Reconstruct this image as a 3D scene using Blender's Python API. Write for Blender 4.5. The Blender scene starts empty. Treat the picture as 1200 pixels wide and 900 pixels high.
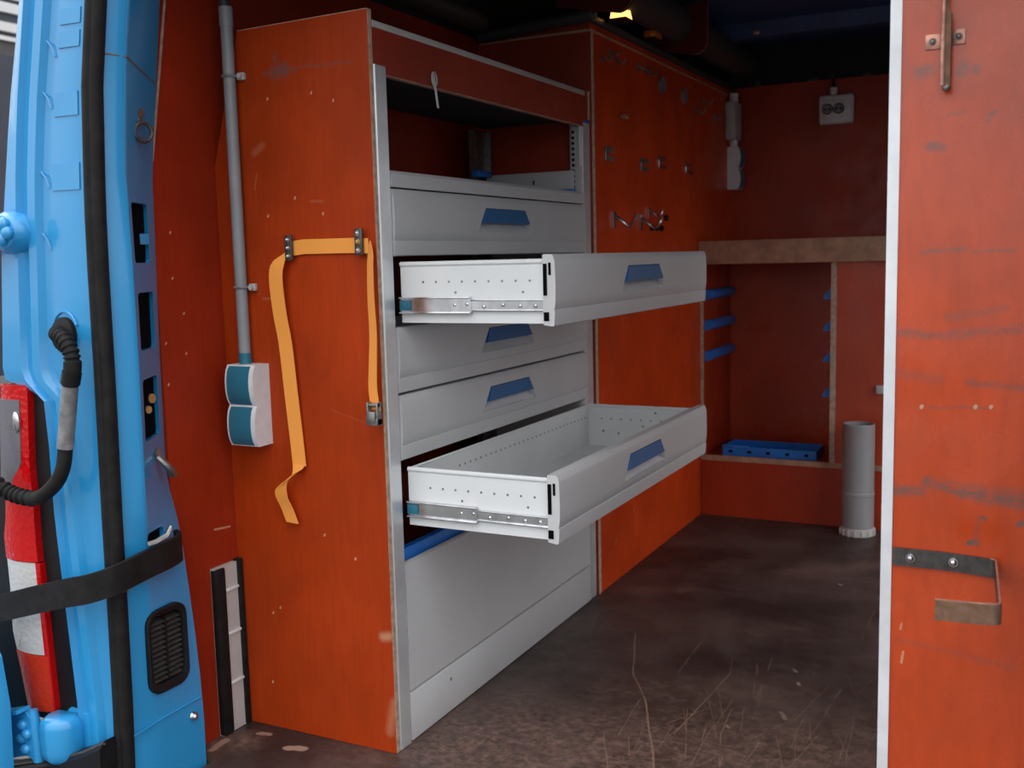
import bpy, bmesh, math, random
from mathutils import Vector, Matrix
random.seed(7)
S = bpy.context.scene
C = S.collection

# ---------------------------------------------------------------- camera
YAW, PITCH, ROLL, FPX, CAMH = 0.471416, 0.121220, -0.025236, 1216.37, 1.10
_f = Vector((-math.sin(YAW)*math.cos(PITCH), math.cos(YAW)*math.cos(PITCH), -math.sin(PITCH)))
_r = Vector((math.cos(YAW), math.sin(YAW), 0))
_u = _r.cross(_f)
_c, _s = math.cos(ROLL), math.sin(ROLL)
_r2, _u2 = _c*_r + _s*_u, -_s*_r + _c*_u
cd = bpy.data.cameras.new('camera'); cam = bpy.data.objects.new('camera', cd); C.objects.link(cam)
M = Matrix((_r2, _u2, -_f)).transposed().to_4x4(); M.translation = (0, 0, CAMH)
cam.matrix_world = M
cd.sensor_fit = 'HORIZONTAL'; cd.sensor_width = 36; cd.lens = FPX/1200*36
cd.clip_start = 0.05
cd.dof.use_dof = True; cd.dof.focus_distance = 2.35; cd.dof.aperture_fstop = 5.0
S.camera = cam

# ---------------------------------------------------------------- sky (overcast), exposure
W = bpy.data.worlds.new('overcast'); S.world = W; W.use_nodes = True
nt = W.node_tree; nt.nodes.clear()
out = nt.nodes.new('ShaderNodeOutputWorld'); bg = nt.nodes.new('ShaderNodeBackground')
tc = nt.nodes.new('ShaderNodeTexCoord'); sx = nt.nodes.new('ShaderNodeSeparateXYZ'); cr = nt.nodes.new('ShaderNodeValToRGB')
nt.links.new(tc.outputs['Generated'], sx.inputs[0]); nt.links.new(sx.outputs['Z'], cr.inputs[0])
cr.color_ramp.elements[0].position = 0.0; cr.color_ramp.elements[0].color = (0.333, 0.338, 0.348, 1)
cr.color_ramp.elements[1].position = 1.0; cr.color_ramp.elements[1].color = (1.0, 1.0, 1.0, 1)
nt.links.new(cr.outputs[0], bg.inputs[0]); bg.inputs[1].default_value = 2.6
nt.links.new(bg.outputs[0], out.inputs[0])
vs = S.view_settings
vs.view_transform = 'Standard'; vs.look = 'None'; vs.gamma = 1; vs.use_curve_mapping = False
vs.exposure = 0.28
S.cycles.max_bounces = 8; S.cycles.diffuse_bounces = 5

# ---------------------------------------------------------------- materials
class NT:
    def __init__(s, name):
        s.m = bpy.data.materials.new(name); s.m.use_nodes = True; s.t = s.m.node_tree
        s.b = s.t.nodes['Principled BSDF']
    def n(s, typ, **kw):
        x = s.t.nodes.new(typ)
        for k, v in kw.items(): setattr(x, k, v)
        return x
    def l(s, a, b): s.t.links.new(a, b)
    def pos(s):
        if not hasattr(s, '_p'): s._p = s.n('ShaderNodeNewGeometry').outputs['Position']
        return s._p
    def noise(s, scale, stretch=(1, 1, 1), detail=4, rough=0.6):
        mp = s.n('ShaderNodeVectorMath', operation='MULTIPLY'); s.l(s.pos(), mp.inputs[0]); mp.inputs[1].default_value = stretch
        nz = s.n('ShaderNodeTexNoise'); s.l(mp.outputs[0], nz.inputs['Vector'])
        nz.inputs['Scale'].default_value = scale; nz.inputs['Detail'].default_value = detail; nz.inputs['Roughness'].default_value = rough
        return nz.outputs['Fac']
    def rng(s, v, a, b, c=0., d=1., smooth=True):
        r = s.n('ShaderNodeMapRange'); r.interpolation_type = 'SMOOTHSTEP' if smooth else 'LINEAR'
        s.l(v, r.inputs['Value'])
        for i, q in enumerate((a, b, c, d)): r.inputs[i+1].default_value = q
        return r.outputs[0]
    def mix(s, fac, a, b):
        x = s.n('ShaderNodeMix', data_type='RGBA')
        if isinstance(fac, float): x.inputs[0].default_value = fac
        else: s.l(fac, x.inputs[0])
        for i, q in ((6, a), (7, b)):
            if isinstance(q, tuple): x.inputs[i].default_value = (*q[:3], 1)
            else: s.l(q, x.inputs[i])
        return x.outputs[2]
    def math(s, op, a, b):
        x = s.n('ShaderNodeMath', operation=op)
        for i, q in enumerate((a, b)):
            if isinstance(q, (int, float)): x.inputs[i].default_value = q
            else: s.l(q, x.inputs[i])
        return x.outputs[0]
    def seg(s, a, b, w, k=1.0, soft=None, P=None):
        """mask of a mark along the segment a-b (world metres), width w"""
        A, B = Vector(a), Vector(b); BA = B-A; L2 = max(BA.length_squared, 1e-9)
        pa = s.n('ShaderNodeVectorMath', operation='SUBTRACT'); s.l(P or s.pos(), pa.inputs[0]); pa.inputs[1].default_value = A
        dt = s.n('ShaderNodeVectorMath', operation='DOT_PRODUCT'); s.l(pa.outputs[0], dt.inputs[0]); dt.inputs[1].default_value = BA/L2
        cl = s.n('ShaderNodeClamp'); s.l(dt.outputs['Value'], cl.inputs[0])
        sc = s.n('ShaderNodeVectorMath', operation='SCALE'); sc.inputs[0].default_value = BA; s.l(cl.outputs[0], sc.inputs['Scale'])
        df = s.n('ShaderNodeVectorMath', operation='DISTANCE'); s.l(pa.outputs[0], df.inputs[0]); s.l(sc.outputs[0], df.inputs[1])
        return s.rng(df.outputs['Value'], 0.0 if soft else w*0.6, w*(1.6 if soft else 1.0), k, 0.0)
    def wob(s, amp, scale):
        nz = s.n('ShaderNodeTexNoise'); s.l(s.pos(), nz.inputs['Vector']); nz.inputs['Scale'].default_value = scale
        sb = s.n('ShaderNodeVectorMath', operation='SUBTRACT'); s.l(nz.outputs['Color'], sb.inputs[0]); sb.inputs[1].default_value = (.5, .5, .5)
        sc = s.n('ShaderNodeVectorMath', operation='SCALE'); s.l(sb.outputs[0], sc.inputs[0]); sc.inputs['Scale'].default_value = amp
        ad = s.n('ShaderNodeVectorMath', operation='ADD'); s.l(s.pos(), ad.inputs[0]); s.l(sc.outputs[0], ad.inputs[1])
        return ad.outputs[0]
    def marks(s, lst, P=None):
        m = None
        for q in lst:
            v = s.seg(*q, P=P) if not isinstance(q, dict) else s.seg(P=P, **q)
            m = v if m is None else s.math('MAXIMUM', m, v)
        return m
    def bump(s, h, strength=.2, dist=.002):
        b = s.n('ShaderNodeBump'); s.l(h, b.inputs['Height']); b.inputs['Strength'].default_value = strength; b.inputs['Distance'].default_value = dist
        s.l(b.outputs[0], s.b.inputs['Normal'])
    def col(s, c):
        if isinstance(c, tuple): s.b.inputs['Base Color'].default_value = (*c[:3], 1)
        else: s.l(c, s.b.inputs['Base Color'])

def mat(name, c, rough=.5, metal=0., var=.12, vs_=14., bump=.0, spec=.5, coat=0.):
    t = NT(name); n = t.noise(vs_)
    lo = tuple(x*(1-var) for x in c); hi = tuple(min(1, x*(1+var)) for x in c)
    t.col(t.mix(t.rng(n, .3, .7), lo, hi))
    t.b.inputs['Roughness'].default_value = rough; t.b.inputs['Metallic'].default_value = metal
    t.b.inputs['Specular IOR Level'].default_value = spec
    if coat: t.b.inputs['Coat Weight'].default_value = coat; t.b.inputs['Coat Roughness'].default_value = .08
    if bump: t.bump(t.noise(220.), bump)
    return t.m

RED = (0.40, 0.041, 0.0045)
def plywood(name, base=RED, rough=.38, dark=(), pale=(), grain=(18, 18, 1.6), spec=.35, grey=(.13, .085, .075)):
    t = NT(name)
    blot = t.noise(3.2, (1, 1, .8), 5); gr = t.noise(6., grain, 3)
    c = t.mix(t.rng(blot, .28, .74), tuple(x*.78 for x in base), tuple(x*1.15 for x in base))
    c = t.mix(t.math('MULTIPLY', t.rng(gr, .35, .75), .28), c, tuple(x*.55 for x in base))
    P = t.wob(.012, 60.) if (dark or pale) else None
    if dark:
        br = t.rng(t.noise(70., (1, 1, 3)), .32, .6, .35, 1.)
        c = t.mix(t.math('MULTIPLY', t.marks(dark, P), br), c, grey)
    if pale: c = t.mix(t.marks(pale, t.wob(.003, 90.)), c, (.62, .40, .25))
    t.col(c)
    t.b.inputs['Roughness'].default_value = rough
    t.l(t.rng(t.noise(9.), .3, .7, rough-.07, rough+.1), t.b.inputs['Roughness'])
    t.b.inputs['Specular IOR Level'].default_value = spec
    t.bump(t.noise(60., grain, 2), .05, .001)
    return t.m

YA = 1.845
def A_(x, z): return (x, YA, z)
m_plyA = plywood('film_plywood_end', rough=.5, spec=.15, dark=[
    dict(a=A_(-1.535, 1.512), b=A_(-1.44, 1.513), w=.005, k=.6, soft=1), dict(a=A_(-1.497, 1.548), b=A_(-1.491, 1.505), w=.006, k=.7, soft=1),
    dict(a=A_(-1.50, 1.513), b=A_(-1.475, 1.515), w=.016, k=.9, soft=1), dict(a=A_(-1.44, 1.517), b=A_(-1.30, 1.515), w=.004, k=.45, soft=1)],
    pale=[(A_(x, z), A_(x+.001, z+.003), .0028, .7) for x, z in ((-1.525, 1.457), (-1.406, 1.459), (-1.349, 1.438), (-1.463, 1.24), (-1.389, 1.203), (-1.54, 1.204), (-1.426, .486), (-1.344, .44), (-1.587, .282), (-1.565, .297), (-1.60, .11))]
    + [dict(a=A_(-1.569, 1.345), b=A_(-1.545, 1.36), w=.009, k=.13, soft=1), dict(a=A_(-1.565, 1.3), b=A_(-1.574, 1.265), w=.002, k=.15), dict(a=A_(-1.42, 1.232), b=A_(-1.388, 1.231), w=.003, k=.13, soft=1),
       dict(a=A_(-1.567, 1.022), b=A_(-1.528, 1.021), w=.003, k=.18, soft=1), dict(a=A_(-1.278, .27), b=A_(-1.262, .273), w=.011, k=.5, soft=1),
       dict(a=A_(-1.391, .775), b=A_(-1.301, .751), w=.0015, k=.07, soft=1), dict(a=A_(-1.27, .05), b=A_(-1.255, .12), w=.012, k=.25, soft=1)])
YR = 1.855
def R_(x, z): return (x, YR, z)
m_plyR = plywood('film_plywood_right', (.60, .062, .005), spec=.8, rough=.22, grain=(9, 9, 2.2), dark=[
    dict(a=R_(-.168, 1.262), b=R_(-.148, 1.261), w=.007, k=.9, soft=1), dict(a=R_(-.187, 1.381), b=R_(-.172, 1.385), w=.011, k=.7, soft=1),
    dict(a=R_(-.122, 1.378), b=R_(-.118, 1.384), w=.011, k=.7, soft=1), dict(a=R_(-.101, 1.378), b=R_(-.101, 1.384), w=.006, k=.7, soft=1),
    dict(a=R_(-.143, 1.309), b=R_(-.118, 1.315), w=.004, k=.5, soft=1), dict(a=R_(-.084, 1.298), b=R_(-.074, 1.31), w=.004, k=.7, soft=1),
    dict(a=R_(-.175, 1.092), b=R_(-.112, 1.094), w=.004, k=.6, soft=1), dict(a=R_(-.099, 1.091), b=R_(-.037, 1.092), w=.003, k=.6, soft=1),
    dict(a=R_(-.208, .958), b=R_(-.148, .953), w=.008, k=.6, soft=1), dict(a=R_(-.148, .953), b=R_(-.02, .966), w=.008, k=.5, soft=1),
    dict(a=R_(-.135, .984), b=R_(-.047, .998), w=.007, k=.4, soft=1), dict(a=R_(-.207, .889), b=R_(-.146, .88), w=.010, k=.35, soft=1),
    dict(a=R_(-.1, .876), b=R_(.03, .866), w=.006, k=.6, soft=1), dict(a=R_(-.21, .686), b=R_(-.172, .688), w=.010, k=.85, soft=1),
    dict(a=R_(-.162, .704), b=R_(-.063, .68), w=.009, k=.8, soft=1), dict(a=R_(-.1, .692), b=R_(.03, .674), w=.012, k=.9, soft=1),
    dict(a=R_(-.15, .700), b=R_(.03, .69), w=.012, k=.5, soft=1),
    dict(a=R_(-.075, .650), b=R_(-.071, .650), w=.006, k=.9), dict(a=R_(-.09, .606), b=R_(-.083, .608), w=.008, k=.95), dict(a=R_(-.017, .645), b=R_(-.012, .648), w=.007, k=.9),
    dict(a=R_(-.085, .61), b=R_(-.077, .65), w=.006, k=.35, soft=1), dict(a=R_(-.16, .833), b=R_(-.06, .835), w=.0025, k=.6, soft=1), dict(a=R_(-.2, .42), b=R_(-.02, .40), w=.006, k=.25, soft=1)],
    pale=[(R_(x, z), R_(x+.001, z+.002), .0035, .85) for x, z in ((-.172, .832), (-.089, .835), (-.066, .836))] + [(R_(-.195, .38), R_(-.193, .40), .0025, .6), (R_(-.198, .44), R_(-.196, .45), .0025, .5)])
XW = -1.687
m_plyW = plywood('film_plywood_wall', (.33, .026, .006), spec=.2, rough=.5, pale=[((XW, y, z), (XW, y+.002, z+.003), .0026, .8) for y, z in ((1.695, 1.171), (1.693, 1.072), (1.72, .994), (1.662, .932), (1.72, .905), (1.662, .842))]
                 + [((XW, 1.775, .492), (XW, 1.825, .487), .003, .6), ((-1.62, 1.756, 1.565), (-1.62, 1.757, 1.570), .003, .7)])
m_plyT = plywood('film_plywood_board', (.62, .058, .008), spec=.25, pale=[((-1.253, y, z), (-1.253, y+.01, z+.01), .004, .4) for y, z in ((3.3, .5), (3.5, .42), (3.2, .13), (3.38, .2), (3.6, .33), (3.85, .48))])
m_plyB = plywood('film_plywood_bulkhead', (.40, .034, .007))
m_plyF = plywood('film_plywood_front', (.50, .060, .02), rough=.3)
m_plyD = plywood('film_plywood_shelf', (.36, .040, .016), rough=.45)
m_edge = mat('birch_edge', (.48, .335, .245), .7, var=.25, vs_=60.)
m_batten = mat('bare_batten', (.43, .245, .16), .7, var=.22, vs_=18., bump=.15)
m_grey = mat('grey_powder_coat', (.55, .555, .565), .42, var=.03, vs_=5.)
m_greyl = mat('light_grey_coat', (.72, .74, .75), .45, var=.03, vs_=6.)
m_alu = mat('aluminium_profile', (.70, .72, .74), .35, .55, var=.10, vs_=9.)
m_trim = mat('pale_aluminium_angle', (.86, .88, .91), .33, .25, var=.10, vs_=7.)
m_steel = mat('zinc_steel', (.62, .63, .65), .22, 1., var=.15, vs_=30.)
m_dull = mat('dull_steel', (.30, .29, .28), .45, .9, var=.25, vs_=60.)
m_blueh = mat('blue_plastic', (.008, .12, .32), .42, var=.08)
m_bluei = mat('bright_blue_plastic', (.010, .17, .62), .4, var=.1)
m_paint = mat('blue_car_paint', (.024, .29, .62), .28, var=.04, vs_=3., coat=.6)
m_rubber = mat('black_rubber', (.012, .011, .0115), .6, var=.3, vs_=30., spec=.2)
m_black = mat('black_plastic', (.011, .011, .012), .45, var=.2, spec=.2)
m_hole = mat('dark_hollow', (.004, .004, .005), 1., var=.2, spec=.05)
m_dkblue = mat('roof_paint_navy', (.016, .055, .16), .45, var=.25, vs_=4.)
m_void = mat('shade_black', (.010, .011, .014), .8, var=.3)  # near-black for places in shade: roof edge, bulkhead void, tray board
m_tube = mat('dark_grey_tube', (.045, .043, .042), .5, var=.15, vs_=8.)
m_pvc = mat('grey_pvc', (.30, .30, .31), .38, var=.06, vs_=8.)
m_conduit = mat('grey_conduit', (.25, .265, .28), .42, var=.08, vs_=10.)
m_teal = mat('teal_plastic', (.020, .155, .235), .35, var=.08)
m_white = mat('white_plastic', (.72, .72, .74), .4, var=.05, vs_=30.)
m_boxgrey = mat('grey_box_plastic', (.50, .48, .47), .45, var=.06)
m_copper = mat('coppered_steel', (.60, .31, .23), .4, .6, var=.3, vs_=50.)
m_dsteel = mat('blackened_steel', (.075, .068, .064), .45, .4, var=.3, vs_=60.)
m_hanger = plywood('dark_hanger_plywood', (.10, .012, .006), rough=.6, spec=.2)
m_brown = mat('rust_brown_steel', (.22, .12, .075), .55, .45, var=.25, vs_=60.)
m_louvre = mat('dark_grey_plastic', (.045, .043, .042), .5, var=.3, vs_=80.)  # plain lighter black for the louvres and the bumper step highlight
m_brass = mat('brass', (.55, .38, .16), .4, .5, var=.2)
m_amber = mat('amber_lens', (.55, .14, .01), .3, var=.1)
m_sil = mat('silver_paint_wear', (.85, .82, .78), .5, .1, var=.2, vs_=60.)
m_duct = mat('grey_tape', (.22, .22, .23), .45, .2, var=.3, vs_=40.)
def web(name, c):
    t = NT(name); w = t.n('ShaderNodeTexWave'); w.wave_type = 'BANDS'; w.bands_direction = 'Z'; t.l(t.pos(), w.inputs['Vector']); w.inputs['Scale'].default_value = 180.
    t.col(t.mix(t.rng(w.outputs['Fac'], .2, .8), tuple(x*.86 for x in c), c)); t.b.inputs['Roughness'].default_value = .6
    t.b.inputs['Sheen Weight'].default_value = .15; return t.m
m_strap = web('orange_webbing', (1., .37, .055))
def lens_mat(name, c, tr, rough=.12, bmp=.25):
    t = NT(name); t.col(c); t.b.inputs['Roughness'].default_value = rough; t.b.inputs['Transmission Weight'].default_value = tr; t.b.inputs['IOR'].default_value = 1.49
    wv = t.n('ShaderNodeTexVoronoi'); t.l(t.pos(), wv.inputs['Vector']); wv.inputs['Scale'].default_value = 95.
    t.bump(wv.outputs['Distance'], bmp, .005); return t.m
m_lred = lens_mat('red_lens', (.52, .004, .005), .0)
m_lclear = lens_mat('clear_lens', (.80, .80, .80), .35)
m_lamber = lens_mat('orange_red_lens', (.52, .035, .012), .0)
m_lgrey = lens_mat('smoked_clear_lens', (.15, .145, .17), .0, .1, .05)
def emis(name, c, e):
    t = NT(name); t.col(c); t.b.inputs['Emission Color'].default_value = (*c, 1); t.b.inputs['Emission Strength'].default_value = e; return t.m
m_lamp = emis('lit_amber_lamp', (1., .48, .12), 2.4)
# floor: dark brown film-faced ply, worn and scratched
def floor_mat():
    t = NT('worn_brown_floor')
    n1 = t.noise(2.3, (1, 1, 1), 6, .65); n2 = t.noise(18., (1, 1, 1), 5, .7); n3 = t.noise(130., (1, 1, 1), 3, .7)
    c = t.mix(t.rng(n1, .36, .66), (.030, .018, .0165), (.085, .058, .052))
    P = t.wob(.09, 9.)
    F = lambda x, y: (x, y, 0.)
    worn = t.marks([dict(a=F(-1.17, 3.12), b=F(-1.0, 3.2), w=.05, k=.65, soft=1), dict(a=F(-.75, 3.5), b=F(-.5, 3.7), w=.07, k=.5, soft=1), dict(a=F(-1.0, 3.5), b=F(-.85, 3.6), w=.06, k=.4, soft=1),
                    dict(a=F(-1.62, 1.75), b=F(-1.66, 1.70), w=.06, k=1., soft=1), dict(a=F(-1.1, 1.95), b=F(-.25, 2.2), w=.30, k=1., soft=1), dict(a=F(-.95, 2.35), b=F(-.55, 2.5), w=.12, k=.5, soft=1),
                    dict(a=F(-1.20, 2.0), b=F(-1.0, 2.3), w=.05, k=.4, soft=1), dict(a=F(-.95, 2.85), b=F(-.6, 2.95), w=.10, k=.3, soft=1)], P)
    n4 = t.noise(48., (1, 1, 1), 4, .75)
    patch = t.math('MULTIPLY', worn, t.math('MULTIPLY', t.rng(n2, .25, .65, .25, 1.), t.rng(n4, .33, .66, .2, 1.)))
    c = t.mix(t.math('MULTIPLY', patch, .8), c, (.26, .150, .115))
    speck = t.math('MULTIPLY', t.rng(n3, .60, .74), t.rng(n2, .45, .7))
    c = t.mix(t.math('MULTIPLY', speck, .4), c, (.28, .18, .13))
    sc = [((-1.023, 2.763), (-.926, 2.478), .0045, .8), ((-.926, 2.478), (-.843, 2.34), .005, .8), ((-.843, 2.34), (-.70, 2.0), .006, .9), ((-.984, 2.888), (-.977, 2.71), .003, .6),
          ((-.719, 2.695), (-.694, 2.578), .003, .5), ((-.694, 2.578), (-.72, 2.191), .004, .8), ((-.687, 2.354), (-.794, 2.167), .003, .7), ((-.634, 2.377), (-.622, 2.234), .003, .7), ((-.622, 2.234), (-.578, 2.057), .003, .7),
          ((-.647, 2.425), (-.645, 2.247), .003, .6), ((-.619, 2.737), (-.589, 2.424), .0028, .55), ((-.447, 2.596), (-.485, 2.367), .0025, .6), ((-.415, 2.593), (-.436, 2.27), .003, .7),
          ((-.42, 3.232), (-.419, 2.891), .0025, .5), ((-.794, 3.206), (-.80, 2.9), .002, .35), ((-.418, 2.324), (-.446, 2.136), .003, .7), ((-.532, 2.228), (-.538, 2.1), .003, .8), ((-1.187, 2.868), (-1.141, 2.69), .003, .5),
          ((-.50, 2.35), (-.62, 2.08), .003, .6), ((-.36, 2.45), (-.34, 2.2), .003, .6), ((-.78, 2.25), (-.60, 2.15), .0025, .5), ((-.88, 2.15), (-.80, 1.98), .003, .6), ((-.33, 2.8), (-.38, 2.55), .002, .5)]
    sc2 = []
    for i in range(44):
        x, y = random.uniform(-.85, -.28), random.uniform(1.95, 2.6); a = random.gauss(.12, .16); L = random.uniform(.06, .28)
        sc2.append((F(x, y), F(x-L*math.sin(a), y+L*math.cos(a)), random.uniform(.0009, .0017), random.uniform(.2, .45)))
    P2 = t.wob(.009, 9.)
    c = t.mix(t.marks([(F(*a), F(*b), w*.5, k*.6) for a, b, w, k in sc] + sc2, P2), c, (.38, .23, .15))
    chips = t.marks([(F(-.548, 2.672), F(-.54, 2.66), .006, .7), (F(-.521, 2.593), F(-.515, 2.58), .005, .9), (F(-.522, 2.401), F(-.505, 2.37), .007, .6), (F(-1.50, 1.768), F(-1.465, 1.78), .014, 1.),
                     (F(-1.61, 1.80), F(-1.585, 1.805), .010, .8), (F(-1.66, 1.74), F(-1.655, 1.69), .012, .9), (F(-.62, 2.28), F(-.615, 2.27), .004, .6), (F(-.56, 3.45), F(-.55, 3.44), .006, .8)], t.wob(.012, 40.))
    c = t.mix(chips, c, (.36, .24, .18))
    t.col(c); t.l(t.rng(n2, .3, .7, .40, .62), t.b.inputs['Roughness'])
    wv = t.n('ShaderNodeTexChecker'); t.l(t.pos(), wv.inputs['Vector']); wv.inputs['Scale'].default_value = 260.
    t.bump(t.math('ADD', n3, t.math('MULTIPLY', wv.outputs['Fac'], .4)), .18, .001)
    return t.m
m_floor = floor_mat()
m_ground = mat('grey_paving', (.095, .093, .09), .85, var=.2, vs_=3., bump=.2)
m_render = mat('pale_grey_wall', (.55, .55, .56), .8, var=.08, vs_=1.)
m_navy = mat('dark_navy_cladding', (.018, .022, .04), .5, var=.2, vs_=2.)

# ---------------------------------------------------------------- mesh helpers
class G:
    def __init__(s): s.bm = bmesh.new()
    def box(s, x0, x1, y0, y1, z0, z1, bev=0., seg=2):
        bm = s.bm
        v = [bm.verts.new((x, y, z)) for x in (x0, x1) for y in (y0, y1) for z in (z0, z1)]
        fs = [bm.faces.new([v[i] for i in q]) for q in ((0, 1, 3, 2), (4, 6, 7, 5), (0, 4, 5, 1), (2, 3, 7, 6), (0, 2, 6, 4), (1, 5, 7, 3))]
        if bev:
            es = list({e for f in fs for e in f.edges})
            bmesh.ops.bevel(bm, geom=es, offset=bev, segments=seg, affect='EDGES', profile=.5)
        return s
    def prism(s, poly, ax, a, b):
        """polygon in the two axes other than ax, extruded a..b along ax"""
        def P(p, t):
            q = list(p); q.insert('xyz'.index(ax), t); return q
        bm = s.bm; A = [bm.verts.new(P(p, a)) for p in poly]; B = [bm.verts.new(P(p, b)) for p in poly]; n = len(poly)
        bm.faces.new(A[::-1]); bm.faces.new(B)
        for i in range(n): bm.faces.new((A[i], A[(i+1) % n], B[(i+1) % n], B[i]))
        return s
    def loft(s, secs, cap=True, closed=True):
        bm = s.bm; R = [[bm.verts.new(p) for p in q] for q in secs]; n = len(secs[0])
        for a, b in zip(R, R[1:]):
            for i in range(n if closed else n-1): bm.faces.new((a[i], a[(i+1) % n], b[(i+1) % n], b[i]))
        if cap and closed: bm.faces.new(R[0][::-1]); bm.faces.new(R[-1])
        return s
    def tube(s, pts, r, n=12, cap=True, sq=(1, 1), up=None):
        pts = [Vector(p) for p in pts]; rs = r if isinstance(r, (list, tuple)) else [r]*len(pts); secs = []; prev = None
        for i, p in enumerate(pts):
            d = (pts[min(i+1, len(pts)-1)]-pts[max(i-1, 0)]).normalized()
            if prev is None:
                prev = Vector(up) if up else (Vector((0, 0, 1)) if abs(d.z) < .9 else Vector((1, 0, 0)))
            x = (prev-d*prev.dot(d)).normalized(); y = d.cross(x); prev = x
            secs.append([p+x*(rs[i]*sq[0]*math.cos(2*math.pi*k/n))+y*(rs[i]*sq[1]*math.sin(2*math.pi*k/n)) for k in range(n)])
        return s.loft(secs, cap)
    def cyl(s, p, q, r, n=16, r2=None): return s.tube([p, q], [r, r if r2 is None else r2], n)
    def ring(s, c, ax, R, r, n=20, m=8, sq=1.):
        c = Vector(c); ax = Vector(ax).normalized(); u = ax.orthogonal().normalized(); v = ax.cross(u); secs = []
        for i in range(n):
            a = 2*math.pi*i/n; d = u*math.cos(a)+v*math.sin(a)
            secs.append([c+d*(R+r*math.cos(2*math.pi*k/m))+ax*(r*math.sin(2*math.pi*k/m)) for k in range(m)])
        secs.append(secs[0]); return s.loft(secs, cap=False)
    def ribbon(s, pts, wid, th):
        """flat band: centre points, width vectors, thickness"""
        secs = []
        for i, p in enumerate(pts):
            p = Vector(p); w = Vector(wid[i] if isinstance(wid, list) else wid)*.5
            d = (Vector(pts[min(i+1, len(pts)-1)])-Vector(pts[max(i-1, 0)])).normalized(); n = d.cross(w).normalized()*th*.5
            secs.append([p-w-n, p+w-n, p+w+n, p-w+n])
        return s.loft(secs)
    def ball(s, c, r, sc=(1, 1, 1), u=12, v=8):
        m = Matrix.Translation(c) @ Matrix.Diagonal((*[r*q for q in sc], 1))
        bmesh.ops.create_uvsphere(s.bm, u_segments=u, v_segments=v, radius=1, matrix=m); return s
    def bev(s, w, seg=2, ang=30):
        es = [e for e in s.bm.edges if len(e.link_faces) == 2 and e.calc_face_angle(0) > math.radians(ang)]
        bmesh.ops.bevel(s.bm, geom=es, offset=w, segments=seg, affect='EDGES', profile=.5, clamp_overlap=True); return s

WL = {}
def link(o, parent=None, loc=(0, 0, 0)):
    C.objects.link(o); WL[o] = Vector(loc)
    if parent is not None: o.parent = parent; o.location = WL[o]-WL[parent]
    else: o.location = WL[o]
def tag(o, label=None, cat=None, group=None, kind=None):
    for k, v in (('label', label), ('category', cat), ('group', group), ('kind', kind)):
        if v: o[k] = v
    return o
def obj(name, g, m, parent=None, loc=None, label=None, cat=None, group=None, kind=None, smooth=35):
    bm = g.bm
    bmesh.ops.recalc_face_normals(bm, faces=bm.faces)
    if loc is None:
        if parent is not None: loc = WL[parent]
        else:
            xs = [v.co for v in bm.verts]
            loc = Vector(((min(v.x for v in xs)+max(v.x for v in xs))/2, (min(v.y for v in xs)+max(v.y for v in xs))/2, min(v.z for v in xs)))
    bmesh.ops.translate(bm, verts=bm.verts, vec=-Vector(loc))
    me = bpy.data.meshes.new(name); bm.to_mesh(me); bm.free()
    me.materials.append(m)
    if smooth:
        me.polygons.foreach_set('use_smooth', [True]*len(me.polygons)); me.set_sharp_from_angle(angle=math.radians(smooth))
    o = bpy.data.objects.new(name, me); link(o, parent, loc)
    return tag(o, label, cat, group, kind)
def thing(name, loc, label, cat, group=None):
    o = bpy.data.objects.new(name, None); o.empty_display_size = .05; link(o, None, loc); return tag(o, label, cat, group)
def struct(name, g, m, parent=None, **k):
    o = obj(name, g, m, parent, **k)
    if parent is None: o['kind'] = 'structure'
    return o
def cut(o, cutters):
    """boolean-subtract closed G solids (world coords) from o"""
    tmp = []
    for g in cutters:
        bmesh.ops.recalc_face_normals(g.bm, faces=g.bm.faces)
        me = bpy.data.meshes.new('cutter'); g.bm.to_mesh(me); g.bm.free(); c = bpy.data.objects.new('cutter', me); C.objects.link(c)
        md = o.modifiers.new('cut', 'BOOLEAN'); md.object = c; md.solver = 'EXACT'; tmp.append(c)
    bpy.context.view_layer.update()
    dg = bpy.context.evaluated_depsgraph_get(); me = bpy.data.meshes.new_from_object(o.evaluated_get(dg))
    o.modifiers.clear(); old = o.data; nm = old.name; o.data = me; bpy.data.meshes.remove(old); me.name = nm
    me.polygons.foreach_set('use_smooth', [True]*len(me.polygons)); me.set_sharp_from_angle(angle=math.radians(35))
    for c in tmp: md_ = c.data; bpy.data.objects.remove(c); bpy.data.meshes.remove(md_)
def dup(o, parent, dloc=(0, 0, 0)):
    c = o.copy(); C.objects.link(c); c.parent = parent; c.location = o.location+Vector(dloc)
    WL[c] = WL[o]+Vector(dloc)
    for ch in [q for q in list(WL) if q.parent == o]:
        d = ch.copy(); C.objects.link(d); d.parent = c; d.location = ch.location; WL[d] = WL[ch]+Vector(dloc)
    return c
def screw(parent, p, n, r, m, name='screw'):
    p, n = Vector(p), Vector(n).normalized(); g = G().cyl(p, p+n*r*.35, r, 14, r*.85); g.ball(p+n*r*.30, r*.75, (1, 1, 1), 10, 6)
    return obj(name, g, m, parent)
def interp(tab, z):
    tab = sorted(tab)
    if z <= tab[0][0]: (z0, a), (z1, b) = tab[0], tab[1]
    elif z >= tab[-1][0]: (z0, a), (z1, b) = tab[-2], tab[-1]
    else:
        for (z0, a), (z1, b) in zip(tab, tab[1:]):
            if z0 <= z <= z1: break
    return a+(b-a)*(z-z0)/(z1-z0)

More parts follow.
